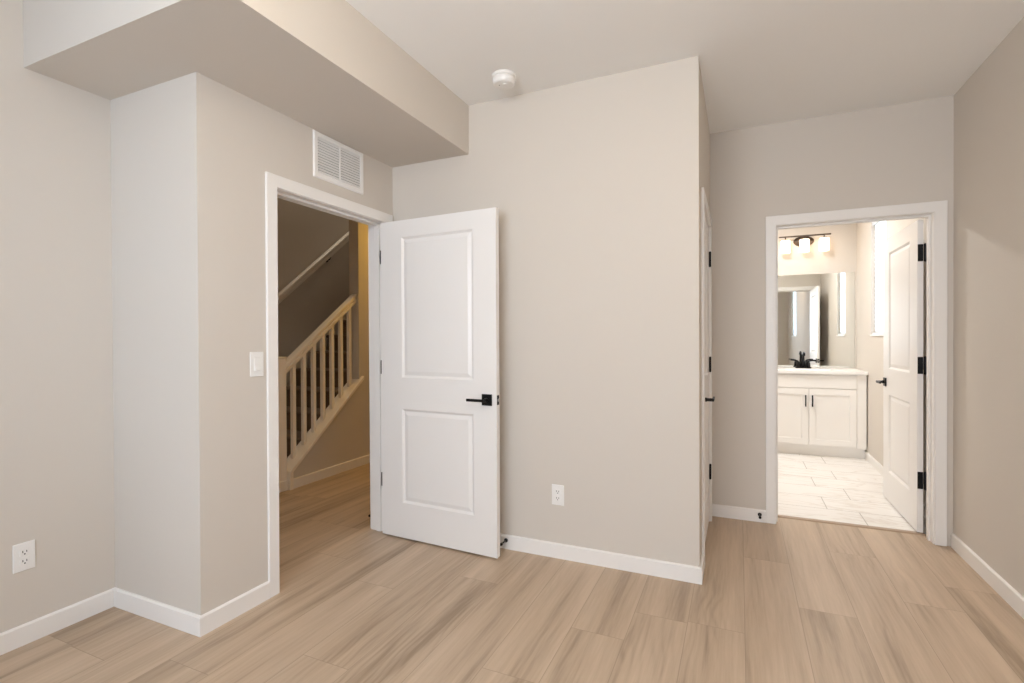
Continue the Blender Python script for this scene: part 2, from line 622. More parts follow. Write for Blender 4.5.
# closet behind its door
struct(grid_wall('wall_closet_inside', 'x', -1.2, -1.1, [YW + T, YF], [0, H], set()), 'back wall inside the closet', 'wall')

# stair hall
KX0, KX1 = -3.62, -3.50        # thickness of the stair wall
YP = 4.047                     # where the wall turns full height
SX = -4.57                     # far stair wall
cap = lambda y: 0.168 + 0.801 * (y - 3.207)     # underside of the sloped cap board
mb = MB()
prof = [(KX0, 3.191, 0), (KX0, 7.2, 0), (KX0, 7.2, 5.0), (KX0, YP, 5.0), (KX0, YP, cap(YP) + 0.002), (KX0, 3.191, cap(3.191) + 0.002)]
mb.prism(prof, (KX1 - KX0, 0, 0))
struct(mb.build('wall_stair', M_WALL), 'sloped knee wall under the stair railing rising to full height', 'wall')
struct(grid_wall('wall_stair_far', 'x', SX - T, SX, [0.68, 7.32], [0, 5.0], set()), 'dark far wall of the staircase behind the handrail', 'wall')
struct(grid_wall('wall_stair_header', 'x', KX0, KX1, [0.8, YP], [H, 5.0], set()), 'wall above the stair opening', 'wall')
struct(grid_wall('wall_hall_south', 'y', 0.68, 0.8, [SX, XA - T], [0, 5.0], set()), 'near end wall of the stair hall', 'wall')
struct(grid_wall('wall_hall_north', 'y', 7.2, 7.32, [SX, XH + T], [0, 5.0], set()), 'far end wall of the stair hall', 'wall')
struct(grid_wall('wall_hall_east', 'x', XH, XH + T, [YW + T, 7.2], [0, H], set()), 'hall wall beyond the doorway', 'wall')
mb = MB()
mb.box((SX - T, 0.68, 5.0), (KX1, 7.32, 5.1))
struct(mb.build('ceiling_stairwell', M_CEIL), 'ceiling high above the staircase', 'ceiling')


# ------------------------------------------------------------------ baseboards
BH, BT = 0.085, 0.014


def baseboard(name, pts, side, label, mat=None):
    """Board following a floor polyline; the board lies on the `side` (+1 left, -1 right) of travel."""
    n = len(pts)
    P = [Vector((p[0], p[1])) for p in pts]
    offs = []
    for i in range(n):
        ds = []
        if i > 0:
            ds.append((P[i] - P[i - 1]).normalized())
        if i < n - 1:
            ds.append((P[i + 1] - P[i]).normalized())
        ns = [Vector((-d.y, d.x)) * side for d in ds]
        if len(ns) == 2 and abs(ns[0].dot(ns[1])) < 0.99:
            offs.append(ns[0] + ns[1])
        else:
            offs.append(ns[0])
    mbb = MB()
    bm = mbb.bm
    prof = [(0, 0), (BT, 0), (BT, BH - 0.006), (BT - 0.006, BH), (0, BH)]
    rings = [[bm.verts.new((P[i].x + offs[i].x * t, P[i].y + offs[i].y * t, z)) for t, z in prof] for i in range(n)]
    for a, b in zip(rings, rings[1:]):
        for k in range(5):
            bm.faces.new((a[k], a[(k + 1) % 5], b[(k + 1) % 5], b[k]))
    bm.faces.new(rings[0])
    bm.faces.new(rings[-1][::-1])
    return struct(mbb.build(name, mat or M_TRIM), label, 'baseboard')


CW, CT = 0.060, 0.015          # casing width and thickness
RV = 0.005                     # reveal
baseboard('baseboard_left', [(XA, YS), (XA, YC), (XD, YC), (XD, D1[0] - RV - CW)], -1, 'white baseboard wrapping the left wall corner')
baseboard('baseboard_back', [(XD + CT + 0.001, YW), (XC, YW), (XC, D3[0] - RV - CW)], -1, 'white baseboard behind the open door')
baseboard('baseboard_far', [(XC + 0.0, YF), (D2[0] - RV - CW, YF)], -1, 'short white baseboard left of the bathroom doorway')
baseboard('baseboard_right', [(XR, YF - CT - 0.001), (XR, YS)], -1, 'white baseboard along the right wall')
baseboard('baseboard_bath_right', [(XBR, 6.34), (XBR, YFB)], -1, 'white baseboard behind the bathroom door')
baseboard('baseboard_stair', [(KX1, 3.192), (KX1, 7.2)], -1, 'white baseboard below the stair railing')
baseboard('baseboard_hall', [(XH, 7.2), (XH, D1[1] + RV + CW)], -1, 'white baseboard on the hall side of the doorway')


# ------------------------------------------------------------------ door casings with jambs and stops
def casing(name, axis, c, out, d, label, wall_other, sides=(1, 1), stop_at=None, right_w=None):
    """axis: wall plane axis; c: wall face; out: +1/-1 direction the casing projects; d: opening."""
    z1 = DH + RV + CW
    lw = CW
    rw = right_w if right_w else CW
    a0, a1 = d[0] - RV, d[1] + RV
    pts2 = [(a0 - lw, 0), (a0 - lw, z1), (a1 + rw, z1), (a1 + rw, 0), (a1, 0), (a1, DH + RV), (a0, DH + RV), (a0, 0)]
    P3 = lambda u, z, cc: (cc, u, z) if axis == 'x' else (u, cc, z)
    V3 = lambda t: (t, 0, 0) if axis == 'x' else (0, t, 0)
    mbc = MB()
    mbc.prism([P3(u, z, c) for u, z in pts2], V3(out * CT), bevel=0.0025)
    root = struct(mbc.build(name, M_TRIM), label, 'door casing')
    # jamb lining (U shaped)
    J = 0.018
    mj = MB()
    pj = [(d[0] - J, 0), (d[0] - J, DH + J), (d[1] + J, DH + J), (d[1] + J, 0), (d[1], 0), (d[1], DH), (d[0], DH), (d[0], 0)]
    mj.prism([P3(u, z, c + out * 0.0005) for u, z in pj], V3(wall_other - c - out * 0.001))
    mj.build('jamb', M_TRIM, root)
    if stop_at is not None:
        ms = MB()
        sdep = 0.011
        s0, s1 = stop_at
        ps = [(d[0], 0), (d[0], DH), (d[1], DH), (d[1], 0), (d[1] - sdep, 0), (d[1] - sdep, DH - sdep), (d[0] + sdep, DH - sdep), (d[0] + sdep, 0)]
        ms.prism([P3(u, z, s0) for u, z in ps], V3(s1 - s0), bevel=0.0015)
        ms.build('door_stop_strip', M_TRIM, root)
    # casing on the other face of the wall
    mo = MB()
    mo.prism([P3(u, z, wall_other) for u, z in pts2], V3(-out * CT), bevel=0.0025)
    mo.build('back_casing', M_TRIM, root)
    return root


casing('trim_1', 'x', XD, 1, D1, 'white casing around the stair doorway', XH, stop_at=(XD - 0.042, XD - 0.078))
casing('trim_2', 'y', YF, -1, D2, 'white casing around the bathroom doorway', YFB, stop_at=(YFB - 0.042, YFB - 0.078))
casing('trim_3', 'x', XC, 1, D3, 'white casing around the closed closet door', XC - T, stop_at=(XC - 0.042, XC - 0.078))


# ------------------------------------------------------------------ panel doors
def ring_panel(bm, x0, x1, z0, z1, y, sgn, corners):
    """Recessed raised-panel moulding between corner verts; sgn = direction into the slab."""
    prof = [(0.005, 0.004), (0.013, 0.0115), (0.017, 0.0115), (0.036, 0.005), (0.040, 0.004)]
    prev = corners
    for ins, dep in prof:
        cur = [bm.verts.new(p) for p in ((x0 + ins, y + sgn * dep, z0 + ins), (x1 - ins, y + sgn * dep, z0 + ins),
                                         (x1 - ins, y + sgn * dep, z1 - ins), (x0 + ins, y + sgn * dep, z1 - ins))]
        for k in range(4):
            bm.faces.new((prev[k], prev[(k + 1) % 4], cur[(k + 1) % 4], cur[k]))
        prev = cur
    bm.faces.new(prev)


def lever_handle(name, parent, x, z, y, ny, toward, label=None):
    """Square-rose lever on the face at local y, outward normal ny, lever pointing along `toward` (+1/-1 x)."""
    b = MB()
    b.box((x - 0.033, y, z - 0.033), (x + 0.033, y + ny * 0.009, z + 0.033), bevel=0.0015)
    rose = b.build(name, M_BLACK, parent)
    b = MB()
    b.lathe([(0.012, 0.0), (0.012, 0.012), (0.0095, 0.016), (0.0095, 0.052)], (x, y + ny * 0.009, z), 'Y' if ny > 0 else '-Y', 18)
    b.box((x - toward * 0.011, y + ny * 0.05, z - 0.008), (x + toward * 0.108, y + ny * 0.062, z + 0.008), bevel=0.002)
    b.build('lever', M_BLACK, rose)
    return rose


def panel_door(name, W, side, loc, rotz, label, hinge_mat, hinge_len=0.1, handle_z=0.925, TH=0.035):
    """Two-panel leaf. Local x runs from hinge to free edge, local y from 0 (hinge-pin face) to side*T."""
    z0, z1 = 0.012, 2.036
    stile_h, stile_f = 0.112 + 0.063, 0.112 + 0.047
    px0, px1 = 0.166, W - 0.156
    zs = [z0, 0.235, 0.835, 1.035, 1.928, z1]
    xs = [0.0, px0, px1, W]
    b = MB()
    bm = b.bm
    root = None
    cols = {}
    for y, sgn in ((0.0, side), (side * TH, -side)):
        V = [[bm.verts.new((x, y, z)) for z in zs] for x in xs]
        cols[y] = V
        for i in range(3):
            for k in range(5):
                c = [V[i][k], V[i + 1][k], V[i + 1][k + 1], V[i][k + 1]]
                if i == 1 and k in (1, 3):
                    ring_panel(bm, xs[1], xs[2], zs[k], zs[k + 1], y, sgn, c)
                else:
                    bm.faces.new(c)
    A, B = cols[0.0], cols[side * TH]
    for i in range(3):
        for k in (0, 5):
            bm.faces.new((A[i][k], A[i + 1][k], B[i + 1][k], B[i][k]))
    for k in range(5):
        for i in (0, 3):
            bm.faces.new((A[i][k], A[i][k + 1], B[i][k + 1], B[i][k]))
    root = b.build(name, M_DOOR)
    root.location = loc
    root.rotation_euler = (0, 0, rotz)
    struct(root, label, 'door')
    hx = W - 0.062
    lever_handle('door_handle', root, hx, handle_z, 0.0, -side, -1)
    lever_handle('door_handle', root, hx, handle_z, side * TH, side, -1)
    # latch plate on the free edge
    b = MB()
    ym = side * TH / 2
    b.box((W - 0.0005, ym - 0.0125, handle_z - 0.028), (W + 0.0012, ym + 0.0125, handle_z + 0.028), bevel=0.0005)
    lp = b.build('latch_plate', M_BLACK, root)
    b = MB()
    b.prism([(W + 0.001, ym - 0.006, handle_z - 0.008), (W + 0.009, ym - 0.006, handle_z - 0.008), (W + 0.002, ym + 0.006, handle_z - 0.008), (W + 0.001, ym + 0.006, handle_z - 0.008)], (0, 0, 0.016))
    b.build('latch_bolt', M_GREYMETAL, lp)
    # hinges: leaf on the door edge, barrel at the pin
    for hz in (0.350, 1.095, 1.823):
        b = MB()
        b.box((-0.0018, 0.001 * side, hz - hinge_len / 2), (0.0004, side * (TH - 0.001), hz + hinge_len / 2), bevel=0.0006)
        hg = b.build('hinge', hinge_mat, root)
        b = MB()
        b.lathe([(0.004, -hinge_len / 2 - 0.004), (0.0075, -hinge_len / 2), (0.0075, hinge_len / 2), (0.004, hinge_len / 2 + 0.004)], (-0.003, -side * 0.0085, hz), 'Z', 14)
        b.build('hinge_barrel', hinge_mat, hg)
    return root


def jamb_hinges(parent_name, boxes, mat):
    p = bpy.data.objects[parent_name]
    for a, c in boxes:
        b = MB()
        b.box(a, c, bevel=0.0006)
        b.build('hinge_leaf', mat, p)


panel_door('door_1', 0.855, -1, (-2.1285, 2.7135, 0), R(-3.05), 'white two-panel door standing open in front of the back wall', M_BLACK, 0.09)
jamb_hinges('trim_1', [((XD - 0.041, D1[1] - 0.0022, z - 0.045), (XD - 0.004, D1[1] + 0.001, z + 0.045)) for z in (0.350, 1.095, 1.823)], M_BLACK)
panel_door('door_2', 0.85, 1, (1.0845, 4.078, 0), R(90), 'white two-panel door open inside the bathroom', M_BLACK, 0.11, TH=0.031)
jamb_hinges('trim_2', [((D2[1] - 0.002, YFB - 0.038, z - 0.055), (D2[1] + 0.001, YFB + 0.016, z + 0.055)) for z in (0.350, 1.095, 1.823)], M_BLACK)
panel_door('door_3', D3[1] - D3[0] - 0.006, -1, (XC - 0.002, D3[1] - 0.003, 0), R(-90), 'closed white closet door seen edge-on beside the outer wall corner', M_BLACK, 0.1)


# ------------------------------------------------------------------ windows
def window(name, axis, c0, c1, a, z, label, deep=0.3):
    """Frame, sash bar and panes in a wall opening; c0 outside face, c1 room face."""
    P3 = lambda cc, u, zz: (cc, u, zz) if axis == 'x' else (u, cc, zz)
    mid = c0 + (c1 - c0) * deep
    d = 0.05 * (1 if c1 > c0 else -1)
    fw = 0.045
    root = empty(name, P3(mid, (a[0] + a[1]) / 2, z[0]))
    struct(root, label, 'window')
    off = Vector(root.location)
    rel = lambda p: tuple(Vector(p) - off)
    b = MB()
    zm = (z[0] + z[1]) / 2
    o_ = [(a[0], z[0]), (a[1], z[0]), (a[1], z[1]), (a[0], z[1])]
    i_ = [(a[0] + fw, z[0] + fw), (a[1] - fw, z[0] + fw), (a[1] - fw, z[1] - fw), (a[0] + fw, z[1] - fw)]
    bm = b.bm
    vo = [[bm.verts.new(rel(P3(cc, u, zz))) for u, zz in o_] for cc in (mid, mid + d)]
    vi = [[bm.verts.new(rel(P3(cc, u, zz))) for u, zz in i_] for cc in (mid, mid + d)]
    for k in range(4):
        k2 = (k + 1) % 4
        for s in (0, 1):
            bm.faces.new((vo[s][k], vo[s][k2], vi[s][k2], vi[s][k]))
        bm.faces.new((vo[0][k], vo[0][k2], vo[1][k2], vo[1][k]))
        bm.faces.new((vi[0][k], vi[0][k2], vi[1][k2], vi[1][k]))
    b.build('window_frame', M_TRIM, root)
    b = MB()
    b.box(rel(P3(mid + d * 0.2, a[0] + fw, zm - 0.02)), rel(P3(mid + d * 0.8, a[1] - fw, zm + 0.02)), bevel=0.002)
    b.build('sash_bar', M_TRIM, root)
    for q0, q1 in ((z[0] + fw, zm - 0.02), (zm + 0.02, z[1] - fw)):
        b = MB()
        b.box(rel(P3(mid + d * 0.45, a[0] + fw, q0)), rel(P3(mid + d * 0.55, a[1] - fw, q1)))
        b.build('pane', M_GLASS, root)
    b = MB()
    b.box(rel(P3(mid + d, a[0], z[0])), rel(P3(c1 + (0.012 if c1 > c0 else -0.012), a[1], z[0] + 0.012)), bevel=0.002)
    b.build('window_sill', M_TRIM, root)
    return root


window('window_1', 'x', XR + 0.15, XR, EW, WS, 'bedroom side window seen only in the bathroom mirror', deep=0.2)
window('window_2', 'x', XBR + 0.15, XBR, BWY, WS, 'bathroom window behind the white blind')
window('window_3', 'y', YS - 0.15, YS, SW, SZ, 'unseen wide window added in the front wall to light the bedroom')  # invented opening, placed and sized for the daylight it lets in


def blind(xw, loc_y, z, label):
    root = empty('window_blind', (xw + 0.031, (loc_y[0] + loc_y[1]) / 2, z[0] + 0.012))
    tag(root, label, 'blind')
    w = (loc_y[1] - loc_y[0]) / 2 - 0.008
    h = z[1] - z[0] - 0.012
    b = MB()
    b.box((-0.03, -w, h - 0.055), (0.03, w, h - 0.002), bevel=0.003)
    b.build('headrail', M_BLIND, root)
    b = MB()
    zz = 0.05
    while zz < h - 0.07:
        b.box((-0.024, -w, -0.0014), (0.024, w, 0.0014), M=Matrix.Translation((0, 0, zz)) @ Matrix.Rotation(R(79), 4, 'Y'))
        zz += 0.044
    for yy in (-w * 0.6, w * 0.6):
        b.tube([(0, yy, 0.012), (0, yy, h - 0.05)], 0.001, 6)
    b.build('slats', M_BLIND, root)
    b = MB()
    b.box((-0.025, -w, 0.002), (0.025, w, 0.022), bevel=0.003)
    b.build('bottom_rail', M_BLIND, root)


blind(XBR, BWY, WS, 'white slatted blind in the bathroom window')
blind(XR, EW, WS, 'white slatted blind added to the bedroom side window to whiten its mirror reflection')  # no blind known here; added so the mirrored strip reads white


# ------------------------------------------------------------------ small wall fittings
def place(root, loc, rotz):
    root.location = loc
    root.rotation_euler = (0, 0, rotz)


# local frame of wall fittings: plate in the xz plane, facing -y
def wall_plate(parent):
    b = MB()
    b.box((-0.0375, -0.006, -0.0595), (0.0375, 0.0, 0.0595), bevel=0.0035, seg=2)
    return b.build('cover_plate', M_PLASTIC, parent)


def outlet(loc, rotz, label):
    r = empty('wall_outlet', loc, rotz)
    tag(r, label, 'outlet', 'white duplex outlets low on the walls')
    wall_plate(r)
    for s in (-1, 1):
        b = MB()
        b.box((-0.0165, -0.0085, s * 0.0195 - 0.0145), (0.0165, -0.004, s * 0.0195 + 0.0145), bevel=0.002, seg=2)
        f = b.build('socket', M_PLASTIC, r)
        for dx, w, hh in ((-0.0065, 0.0028, 0.0095), (0.0065, 0.0028, 0.0078)):
            b = MB()
            b.box((dx - w / 2, -0.0089, s * 0.0195 + 0.003 - hh / 2), (dx + w / 2, -0.0082, s * 0.0195 + 0.003 + hh / 2))
            b.build('slot', M_SLOT, f)
        b = MB()
        b.lathe([(0.0029, 0), (0.0029, 0.0006)], (0, -0.0083, s * 0.0195 - 0.0075), '-Y', 14)
        b.build('ground_hole', M_SLOT, f)
    b = MB()
    b.lathe([(0.003, 0), (0.003, 0.001), (0.0015, 0.0015)], (0, -0.0058, 0), '-Y', 12)
    b.build('screw', M_PLASTIC, r)
    return r


outlet((XA, 1.1115, 0.370), R(90), 'white duplex outlet low on the left wall')
outlet((-0.967, YW, 0.3675), 0, 'white duplex outlet low on the wall right of the open door')

r = empty('light_switch', (XD, 1.741, 1.163), R(90))
tag(r, 'white rocker light switch on the wall left of the stair doorway', 'light switch')
wall_plate(r)
b = MB()
b.box((-0.0175, -0.0075, -0.034), (0.0175, -0.004, 0.034), bevel=0.001)
rk = b.build('rocker_frame', M_PLASTIC, r)
b = MB()
b.prism([(-0.0155, -0.006, -0.032), (-0.0155, -0.0125, -0.031), (-0.0155, -0.0085, 0.002), (-0.0155, -0.0078, 0.031), (-0.0155, -0.006, 0.032)], (0.031, 0, 0), bevel=0.0006)
b.build('rocker', M_PLASTIC, rk)

# return-air grille
VY, VZ, VW, VH = 2.3115, 2.305, 0.406, 0.256
r = empty('air_vent', (XD, VY, VZ), R(90))
tag(r, 'white louvred return air grille above the stair doorway', 'air vent')
b = MB()
bm = b.bm
w, h, fwid = VW / 2, VH / 2, 0.030


def frame_ring(bm, w, h, wi, hi, y0, y1, ybev):
    def rect(x, z, y):
        return [bm.verts.new(p) for p in ((-x, y, -z), (x, y, -z), (x, y, z), (-x, y, z))]
    rs = [rect(w, h, y0), rect(w, h, ybev), rect(w - 0.006, h - 0.006, y1), rect(wi + 0.003, hi + 0.003, y1), rect(wi, hi, y1 + 0.002), rect(wi, hi, y0)]
    for p, q in zip(rs, rs[1:] + rs[:1]):
        for k in range(4):
            bm.faces.new((p[k], p[(k + 1) % 4], q[(k + 1) % 4], q[k]))


frame_ring(bm, w, h, w - fwid, h - fwid, 0.0, -0.010, -0.003)
b.build('frame', M_PLASTIC, r)
b = MB()
b.box((-0.005, -0.009, -(h - fwid)), (0.005, -0.001, h - fwid), bevel=0.0008)
b.build('centre_bar', M_PLASTIC, r)
for s in (-1, 1):
    b = MB()
    n = 13
    for k in range(n):
        z = -(h - fwid) + (k + 0.5) * 2 * (h - fwid) / n
        x0, x1 = (0.006, w - fwid - 0.001) if s > 0 else (-(w - fwid - 0.001), -0.006)
        b.box((x0, -0.0064, -0.0006), (x1, 0.0064, 0.0006), M=Matrix.Translation((0, -0.0055, z)) @ Matrix.Rotation(R(-40), 4, 'X'))
    b.build('louvres', M_PLASTIC, r)
b = MB()
b.box((-(w - fwid), -0.0012, -(h - fwid)), (w - fwid, 0.0, h - fwid))
b.build('backing', simple('duct_dark_grey', (0.14, 0.13, 0.12), 0.8, bump=0.05), r)

# smoke detector
r = empty('smoke_detector', (-1.192, 2.572, H))
tag(r, 'round white smoke detector on the ceiling near the bulkhead', 'smoke detector')
b = MB()
b.lathe([(0.066, 0), (0.068, 0.003), (0.068, 0.012), (0.065, 0.015)], (0, 0, 0), '-Z', 40)
b.build('base', M_PLASTIC, r)
b = MB()
b.lathe([(0.060, 0.013), (0.060, 0.019), (0.0635, 0.021), (0.0630, 0.034), (0.060, 0.046), (0.055, 0.053), (0.050, 0.0545), (0.02, 0.056), (0.0, 0.056)], (0, 0, 0), '-Z', 40)
body = b.build('sensor_cover', M_PLASTIC, r)
b = MB()
b.lathe([(0.013, 0.0545), (0.013, 0.0585), (0.011, 0.060), (0.0, 0.060)], (0.012, -0.012, 0), '-Z', 20)
b.build('test_button', M_PLASTIC, body)
b = MB()
b.lathe([(0.003, 0.054), (0.003, 0.0565), (0.0, 0.057)], (-0.022, -0.014, 0), '-Z', 12)
b.build('indicator_lens', M_SLOT, body)


# door stops
def doorstop(loc, rotz, label, length=0.075):
    rr = empty('door_stop', loc, rotz)
    tag(rr, label, 'door stop', 'black baseboard door stops')
    b = MB()
    b.lathe([(0.0125, 0), (0.0125, 0.004), (0.009, 0.010), (0.0052, 0.013)], (0, 0, 0), '-Y', 20)
    b.build('base', M_BLACK, rr)
    b = MB()
    b.lathe([(0.0048, 0.012), (0.0048, length - 0.016)], (0, 0, 0), '-Y', 14)
    b.build('rod', M_BLACK, rr)
    b = MB()
    b.lathe([(0.0085, length - 0.016), (0.0088, length - 0.004), (0.006, length)], (0, 0, 0), '-Y', 16)
    b.build('rubber_tip', M_BLACK, rr)


doorstop((-1.297, YW - BT, 0.054), 0, 'black door stop on the baseboard behind the open door')
doorstop((0.128, YF - BT, 0.054), 0, 'black door stop on the short baseboard left of the bathroom doorway')
doorstop((XH - BT, 2.808, 0.054), R(-90), 'black door stop just beyond the stair doorway jamb')

# ------------------------------------------------------------------ staircase
RISE, RUN, Y0 = 0.190, 0.2535, 3.20
r = empty('staircase', ((SX + KX0) / 2, Y0, 0))
tag(r, 'carpeted brown staircase rising behind the white balusters', 'staircase')
sw = (KX0 - SX) / 2 - 0.004
for k in range(13):
    b = MB()
    y, z = k * RUN, k * RISE
    # one step: riser with a rounded nosing over it
    prof = [(-sw, y, max(0, z - 0.001)), (-sw, y, z + RISE - 0.034), (-sw, y - 0.018, z + RISE - 0.030), (-sw, y - 0.026, z + RISE - 0.016),
            (-sw, y - 0.018, z + RISE - 0.003), (-sw, y, z + RISE), (-sw, y + RUN, z + RISE), (-sw, y + RUN, max(0, z - 0.001))]
    b.prism(prof, (2 * sw, 0, 0))
    b.build('step', M_CARPET, r)

r = empty('stair_railing', (-3.56, 3.1, 0))
tag(r, 'cream painted stair railing with square balusters and newel post', 'railing')
ox, oy = -3.56, 3.1
railz = lambda y: 1.105 + 0.755 * (y - 3.211)          # top of the handrail
capz = lambda y: cap(y) + 0.036           # top of the sloped cap
# newel
b = MB()
b.box((-0.05, 3.055 - oy, 0), (0.05, 3.155 - oy, 1.118), bevel=0.003)
nw = b.build('newel_post', M_STAIRPAINT, r)
b = MB()
b.box((-0.055, 3.049 - oy, 1.116), (0.055, 3.161 - oy, 1.134), bevel=0.005)
b.build('newel_cap', M_STAIRPAINT, nw)
b = MB()
b.box((-0.058, 3.043 - oy, 0), (0.062, 3.156 - oy, 0.088), bevel=0.005)
b.build('newel_plinth', M_STAIRPAINT, nw)
# handrail: shaped section swept along the slope
y0, y1 = 3.155, YP - 0.001
b = MB()
sec = [(-0.032, -0.085), (0.032, -0.085), (0.032, -0.052), (0.022, -0.048), (0.022, -0.034), (0.036, -0.030), (0.036, -0.006), (0.026, 0.0), (-0.026, 0.0), (-0.036, -0.006), (-0.036, -0.030), (-0.022, -0.034), (-0.022, -0.048), (-0.032, -0.052)]
pts = [(x, y0 - oy, railz(y0) + z) for x, z in sec]
b.prism(pts, (0, y1 - y0, railz(y1) - railz(y0)))
b.build('handrail', M_STAIRPAINT, r)
# sloped cap board on the knee wall, its nose running a little past the wall's turn
b = MB()
ya, yb = 3.152, YP + 0.035
pr = [(0.094, 0.004), (0.090, 0.0), (0.061, 0.0), (0.061, 0.036), (0.090, 0.036), (0.094, 0.032)]
b.prism([(x, ya - oy, cap(ya) + z) for x, z in pr], (0, yb - ya, cap(yb) - cap(ya)))
b.build('cap_nosing', M_STAIRPAINT, r)
b = MB()
pr = [(0.061, 0.0), (0.061, 0.036), (-0.058, 0.036), (-0.058, 0.0)]
b.prism([(x, ya - oy, cap(ya) + z) for x, z in pr], (0, YP - 0.001 - ya, cap(YP - 0.001) - cap(ya)))
b.build('cap_board', M_STAIRPAINT, r)
b = MB()
b.prism([(-0.058, 3.157 - oy, 0), (-0.058, 3.190 - oy, 0), (-0.058, 3.190 - oy, cap(3.190) + 0.001), (-0.058, 3.157 - oy, cap(3.157) + 0.001)], (0.142, 0, 0))
b.build('end_board', M_STAIRPAINT, r)
for yb_ in (3.270, 3.388, 3.503, 3.617, 3.734, 3.852, 3.972):
    b = MB()
    hw = 0.0165
    za, zb = capz(yb_), railz(yb_) - 0.084
    s1, s2 = 0.79 * hw, 0.755 * hw
    vs = []
    for (dx, dy) in ((-hw, -hw), (hw, -hw), (hw, hw), (-hw, hw)):
        vs.append((dx, yb_ - oy + dy, capz(yb_ + dy) - 0.002, railz(yb_ + dy) - 0.083))
    lo = [b.bm.verts.new((x, y, z)) for x, y, z, _ in vs]
    hi = [b.bm.verts.new((x, y, z)) for x, y, _, z in vs]
    b.bm.faces.new(lo[::-1])
    b.bm.faces.new(hi)
    for k in range(4):
        b.bm.faces.new((lo[k], lo[(k + 1) % 4], hi[(k + 1) % 4], hi[k]))
    b.build('baluster', M_STAIRPAINT, r)

# handrail on the far stair wall
r = empty('wall_handrail', (SX, 3.4, 1.0))
tag(r, 'pale sloped handrail mounted on the far stair wall', 'handrail')
hz = lambda y: 1.765 + 0.80 * (y - 3.967)
b = MB()
y0, y1 = 3.15, 6.6
sec = [(0.044, -0.040), (0.040, -0.046), (0.040, -0.082), (0.092, -0.082), (0.092, -0.046), (0.088, -0.040), (0.088, -0.030), (0.098, -0.022), (0.098, 0.004), (0.084, 0.016), (0.048, 0.016), (0.034, 0.004), (0.034, -0.022), (0.044, -0.030)]
b.prism([(x, y0 - 3.4, hz(y0) - 1.0 + z) for x, z in sec], (0, y1 - y0, hz(y1) - hz(y0)))
b.build('rail', M_STAIRPAINT, r)
for yy in (3.5, 4.72, 5.9):
    b = MB()
    zz = hz(yy) - 1.0
    b.lathe([(0.026, 0), (0.024, 0.006), (0.010, 0.010)], (0.0, yy - 3.4, zz - 0.13), 'X', 18)
    b.tube([(0.004, yy - 3.4, zz - 0.13), (0.045, yy - 3.4, zz - 0.125), (0.066, yy - 3.4, zz - 0.095), (0.066, yy - 3.4, zz - 0.080)], 0.007)
    b.build('bracket', M_BLACK, r)

# ------------------------------------------------------------------ bathroom vanity
VX0, VX1, VYF = 0.188, 1.198, 6.270
VT = 0.888
r = empty('vanity_cabinet', ((VX0 + VX1) / 2, VYF, 0))
tag(r, 'white shaker vanity cabinet under the mirror in the bathroom', 'vanity cabinet')
cx, cy = (VX0 + VX1) / 2, VYF
b = MB()
xa, xb, t_ = VX0 - cx, VX1 - cx, 0.018
b.prism([(xa, 0.0195, VT), (xa, 0.0195, 0.112), (xb, 0.0195, 0.112), (xb, 0.0195, VT), (xb - t_, 0.0195, VT), (xb - t_, 0.0195, 0.13), (xa + t_, 0.0195, 0.13), (xa + t_, 0.0195, VT)], (0, YBB - 0.002 - cy - 0.0195, 0))
b.build('carcass', M_CAB, r)
b = MB()
b.box((VX0 - cx + 0.002, 0.075, 0.002), (VX1 - cx - 0.002, 0.095, 0.113))
b.build('toe_kick', M_CAB, r)
b = MB()
b.box((VX0 - cx + 0.001, 0.0192, 0.113), (VX1 - cx - 0.001, 0.0194, VT - 0.0005))
b.build('face_frame', M_CAB, r)
# filler strip on the right and left edges of the face
for x0, x1 in ((1.116, VX1), (VX0, 0.245)):
    b = MB()
    b.box((x0 - cx, 0.002, 0.113), (x1 - cx, 0.021, VT - 0.001), bevel=0.001)
    b.build('filler_strip', M_CAB, r)


def shaker(x0, x1, z0, z1, name, rail):
    b = MB()
    bm = b.bm
    def rect(i, y):
        return [bm.verts.new(p) for p in ((x0 - cx + i, y, z0 + i), (x1 - cx - i, y, z0 + i), (x1 - cx - i, y, z1 - i), (x0 - cx + i, y, z1 - i))]
    rs = [rect(0, 0.019), rect(0, 0.0015), rect(0.0015, 0.0)]
    if rail:
        rs += [rect(rail, 0.0), rect(rail + 0.0015, 0.008)]
    for p, q in zip(rs, rs[1:]):
        for k in range(4):
            bm.faces.new((p[k], p[(k + 1) % 4], q[(k + 1) % 4], q[k]))
    bm.faces.new(rs[-1])
    bm.faces.new(rs[0][::-1])
    return b.build(name, M_CAB, r)


shaker(0.248, 1.113, 0.738, 0.872, 'drawer_front', 0)
dl = shaker(0.248, 0.6785, 0.128, 0.728, 'cabinet_door', 0.062)
dr = shaker(0.6825, 1.113, 0.128, 0.728, 'cabinet_door', 0.062)
for par, px in ((dl, 0.649), (dr, 0.712)):
    b = MB()
    b.box((px - cx - 0.006, -0.030, 0.535), (px - cx + 0.006, -0.022, 0.660), bevel=0.0015)
    for zz in (0.553, 0.642):
        b.box((px - cx - 0.005, -0.023, zz - 0.005), (px - cx + 0.005, 0.001, zz + 0.005))
    b.build('pull', M_BLACK, par)

